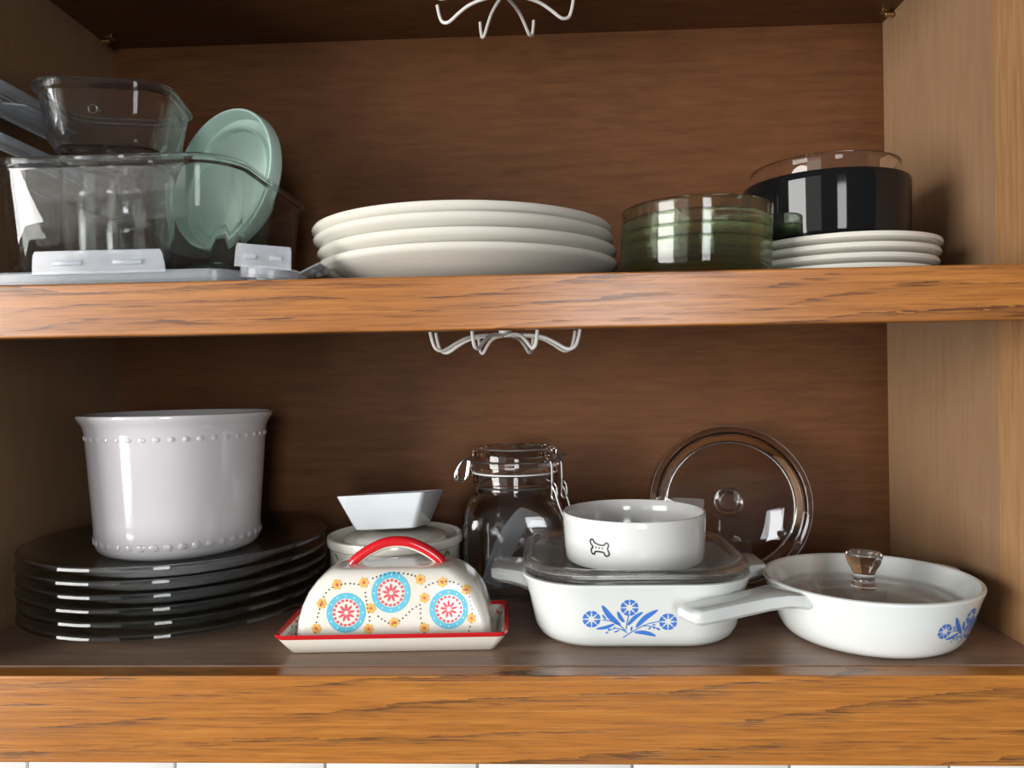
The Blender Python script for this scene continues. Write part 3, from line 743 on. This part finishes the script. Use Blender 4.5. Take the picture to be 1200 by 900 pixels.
# bone bowl
bb = thing('pet_bowl', 'round white bowl with a small bone drawing, on the casserole lid', 'bowl', (0.0780, 0.1300, 0.0542))
bbo = obj('bowl', lathe([(0, 0.0012), (0.055, 0.0012), (0.0565, 0.0), (0.0590, 0.0006), (0.0602, 0.0030), (0.0608, 0.012), (0.0620, 0.036), (0.0622, 0.0400), (0.0614, 0.0415), (0.0602, 0.0415), (0.0592, 0.0400), (0.0585, 0.030), (0.0570, 0.010), (0.0545, 0.0062), (0, 0.0050)], 96), 'bone', bb)
ang = math.atan2(-0.5497 - 0.13, -0.078) + 0.0
bc = radial_cast(bbo, -PI / 2 - 0.59, 0.061, 0.0195)
KU = 0.0000575   # one unit of the bone drawing
bone = [(-100, -20), (-132, -50), (-150, -90), (-128, -128), (-95, -118), (-75, -85), (0, -62), (75, -62), (95, -90), (130, -95), (145, -60), (128, -15), (145, 30), (150, 65), (118, 90), (85, 78), (60, 42), (-60, 42), (-85, 80), (-118, 78), (-140, 45), (-128, 5), (-100, -20)]
emb = decal('bone_outline', [stroke([(x * KU, -(y + 20) * KU) for x, y in bone], 26 * KU, 4)], bc, 'black_print', bbo)
for x in (-52, 0, 52):
    decal('paw_mark', [ringpatch(x * KU, -8 * KU, 0, 12 * KU, seg=10, rad=1), ringpatch((x - 9) * KU, 8 * KU, 0, 6 * KU, seg=8, rad=1), ringpatch((x + 9) * KU, 8 * KU, 0, 6 * KU, seg=8, rad=1)], bc, 'black_print', emb)['kind'] = 'stuff'

# ------------------------------------------------------------------ skillet with lid
sk = thing('skillet', 'round white skillet with blue cornflowers and a stub handle at right', 'skillet', (0.2630, 0.0870, 0.0002))
so = [(0, 0.0008), (0.052, 0.0008), (0.054, 0.0)] + smoothline([(0.056, 0.0), (0.0625, 0.0022), (0.0680, 0.0075), (0.0735, 0.0200), (0.0790, 0.0360), (0.0815, 0.0430), (0.0825, 0.0458), (0.0820, 0.0472)], 4)
so += [(0.0806, 0.0478), (0.0790, 0.0468), (0.0760, 0.0380), (0.0705, 0.0225), (0.0655, 0.0110), (0.060, 0.0062), (0.052, 0.0048), (0, 0.0046)]
sbo = obj('body', lathe(so, 120), 'corn', sk)
hdir = Vector((0.097 + 0.004 - 0.262, 0.0175 - 0.088, 0)).normalized()
ha = math.atan2(hdir.y, hdir.x)
rings = []
for t, w, zt, th in ((0.0775, 0.0205, 0.0448, 0.0110), (0.0840, 0.0195, 0.0462, 0.0110), (0.0950, 0.0170, 0.0468, 0.0105), (0.110, 0.0140, 0.0462, 0.0108), (0.130, 0.0130, 0.0450, 0.0112), (0.155, 0.0132, 0.0438, 0.0115), (0.1690, 0.0130, 0.0430, 0.0112), (0.1745, 0.0115, 0.0422, 0.0090), (0.1765, 0.0095, 0.0405, 0.0055)):
    rings.append([(t, yy * w, zt - th * 0.5 + zz * th) for (yy, zz) in ((-1, -0.3), (-1, 0.15), (-0.92, 0.40), (-0.75, 0.5), (0, 0.46), (0.75, 0.5), (0.92, 0.40), (1, 0.15), (1, -0.3), (0.8, -0.55), (-0.8, -0.55))])
obj('handle', xf(loft(rings), Matrix.Rotation(ha, 4, 'Z')), 'corn', sk)
obj('pour_tab', xf(loft([[(r[0][0] if False else x_, y_, z_) for (x_, y_, z_) in ring] for r, ring in []] or
    [[(0.0792 + t, yy * w, 0.0440 + zz) for yy, zz in ((-1, -0.008), (-1, 0.0), (-0.8, 0.0022), (0.8, 0.0022), (1, 0.0), (1, -0.008))] for t, w in ((0, 0.022), (0.006, 0.018), (0.010, 0.012), (0.0115, 0.006))]), Matrix.Rotation(ha + PI, 4, 'Z')), 'corn', sk)
cornflower(sbo, radial_cast(sbo, math.radians(-52), 0.076, 0.0235), 0.0001000, sbo)
kl = thing('glass_cover', 'round clear glass lid with knob sitting inside the white skillet', 'lid', (0.2600, 0.0885, 0.0002))
obj('pane', lathe([(0, 0.0330), (0.020, 0.0328), (0.040, 0.0318), (0.056, 0.0296), (0.062, 0.0262), (0.0645, 0.0215), (0.0665, 0.0205), (0.0698, 0.0235), (0.0712, 0.0260), (0.0712, 0.0285), (0.0700, 0.0300), (0.0670, 0.0305), (0.0645, 0.0325), (0.060, 0.0345), (0.042, 0.0362), (0.020, 0.0372), (0, 0.0374)], 96), 'lidglass', kl)
obj('knob', lathe([(0, 0.0372), (0.0100, 0.0372), (0.0105, 0.0400), (0.0085, 0.0430), (0.0080, 0.0480), (0.0095, 0.0520), (0.0125, 0.0570), (0.0142, 0.0625), (0.0142, 0.0648), (0.0130, 0.0660), (0.0110, 0.0656), (0, 0.0645)], 48), 'glass', kl)

# ------------------------------------------------------------------ round glass lid leaning on the back wall
gl = thing('glass_cover', 'round clear glass lid standing on edge against the back wall', 'lid', (0.1915, 0.2555, 0.0800))
nv = Vector((-0.24, -0.93, 0.22)).normalized()
gl.rotation_euler = nv.to_track_quat('Z', 'Y').to_euler()
obj('pane', lathe([(0, 0.0100), (0.030, 0.0096), (0.050, 0.0080), (0.062, 0.0050), (0.066, 0.0000), (0.070, -0.0060), (0.0725, -0.0065), (0.0755, -0.0010), (0.0795, -0.0005), (0.0812, 0.0010), (0.0812, 0.0030), (0.0795, 0.0045), (0.0755, 0.0045), (0.0715, 0.0060), (0.066, 0.0092), (0.050, 0.0120), (0.030, 0.0136), (0, 0.0140)], 96), 'glass', gl)
obj('knob', lathe([(0, 0.0138), (0.0105, 0.0138), (0.0110, 0.0165), (0.0085, 0.0195), (0.0080, 0.0240), (0.0100, 0.0280), (0.0135, 0.0330), (0.0140, 0.0350), (0.0128, 0.0362), (0.0105, 0.0358), (0, 0.0348)], 48), 'glass', gl)
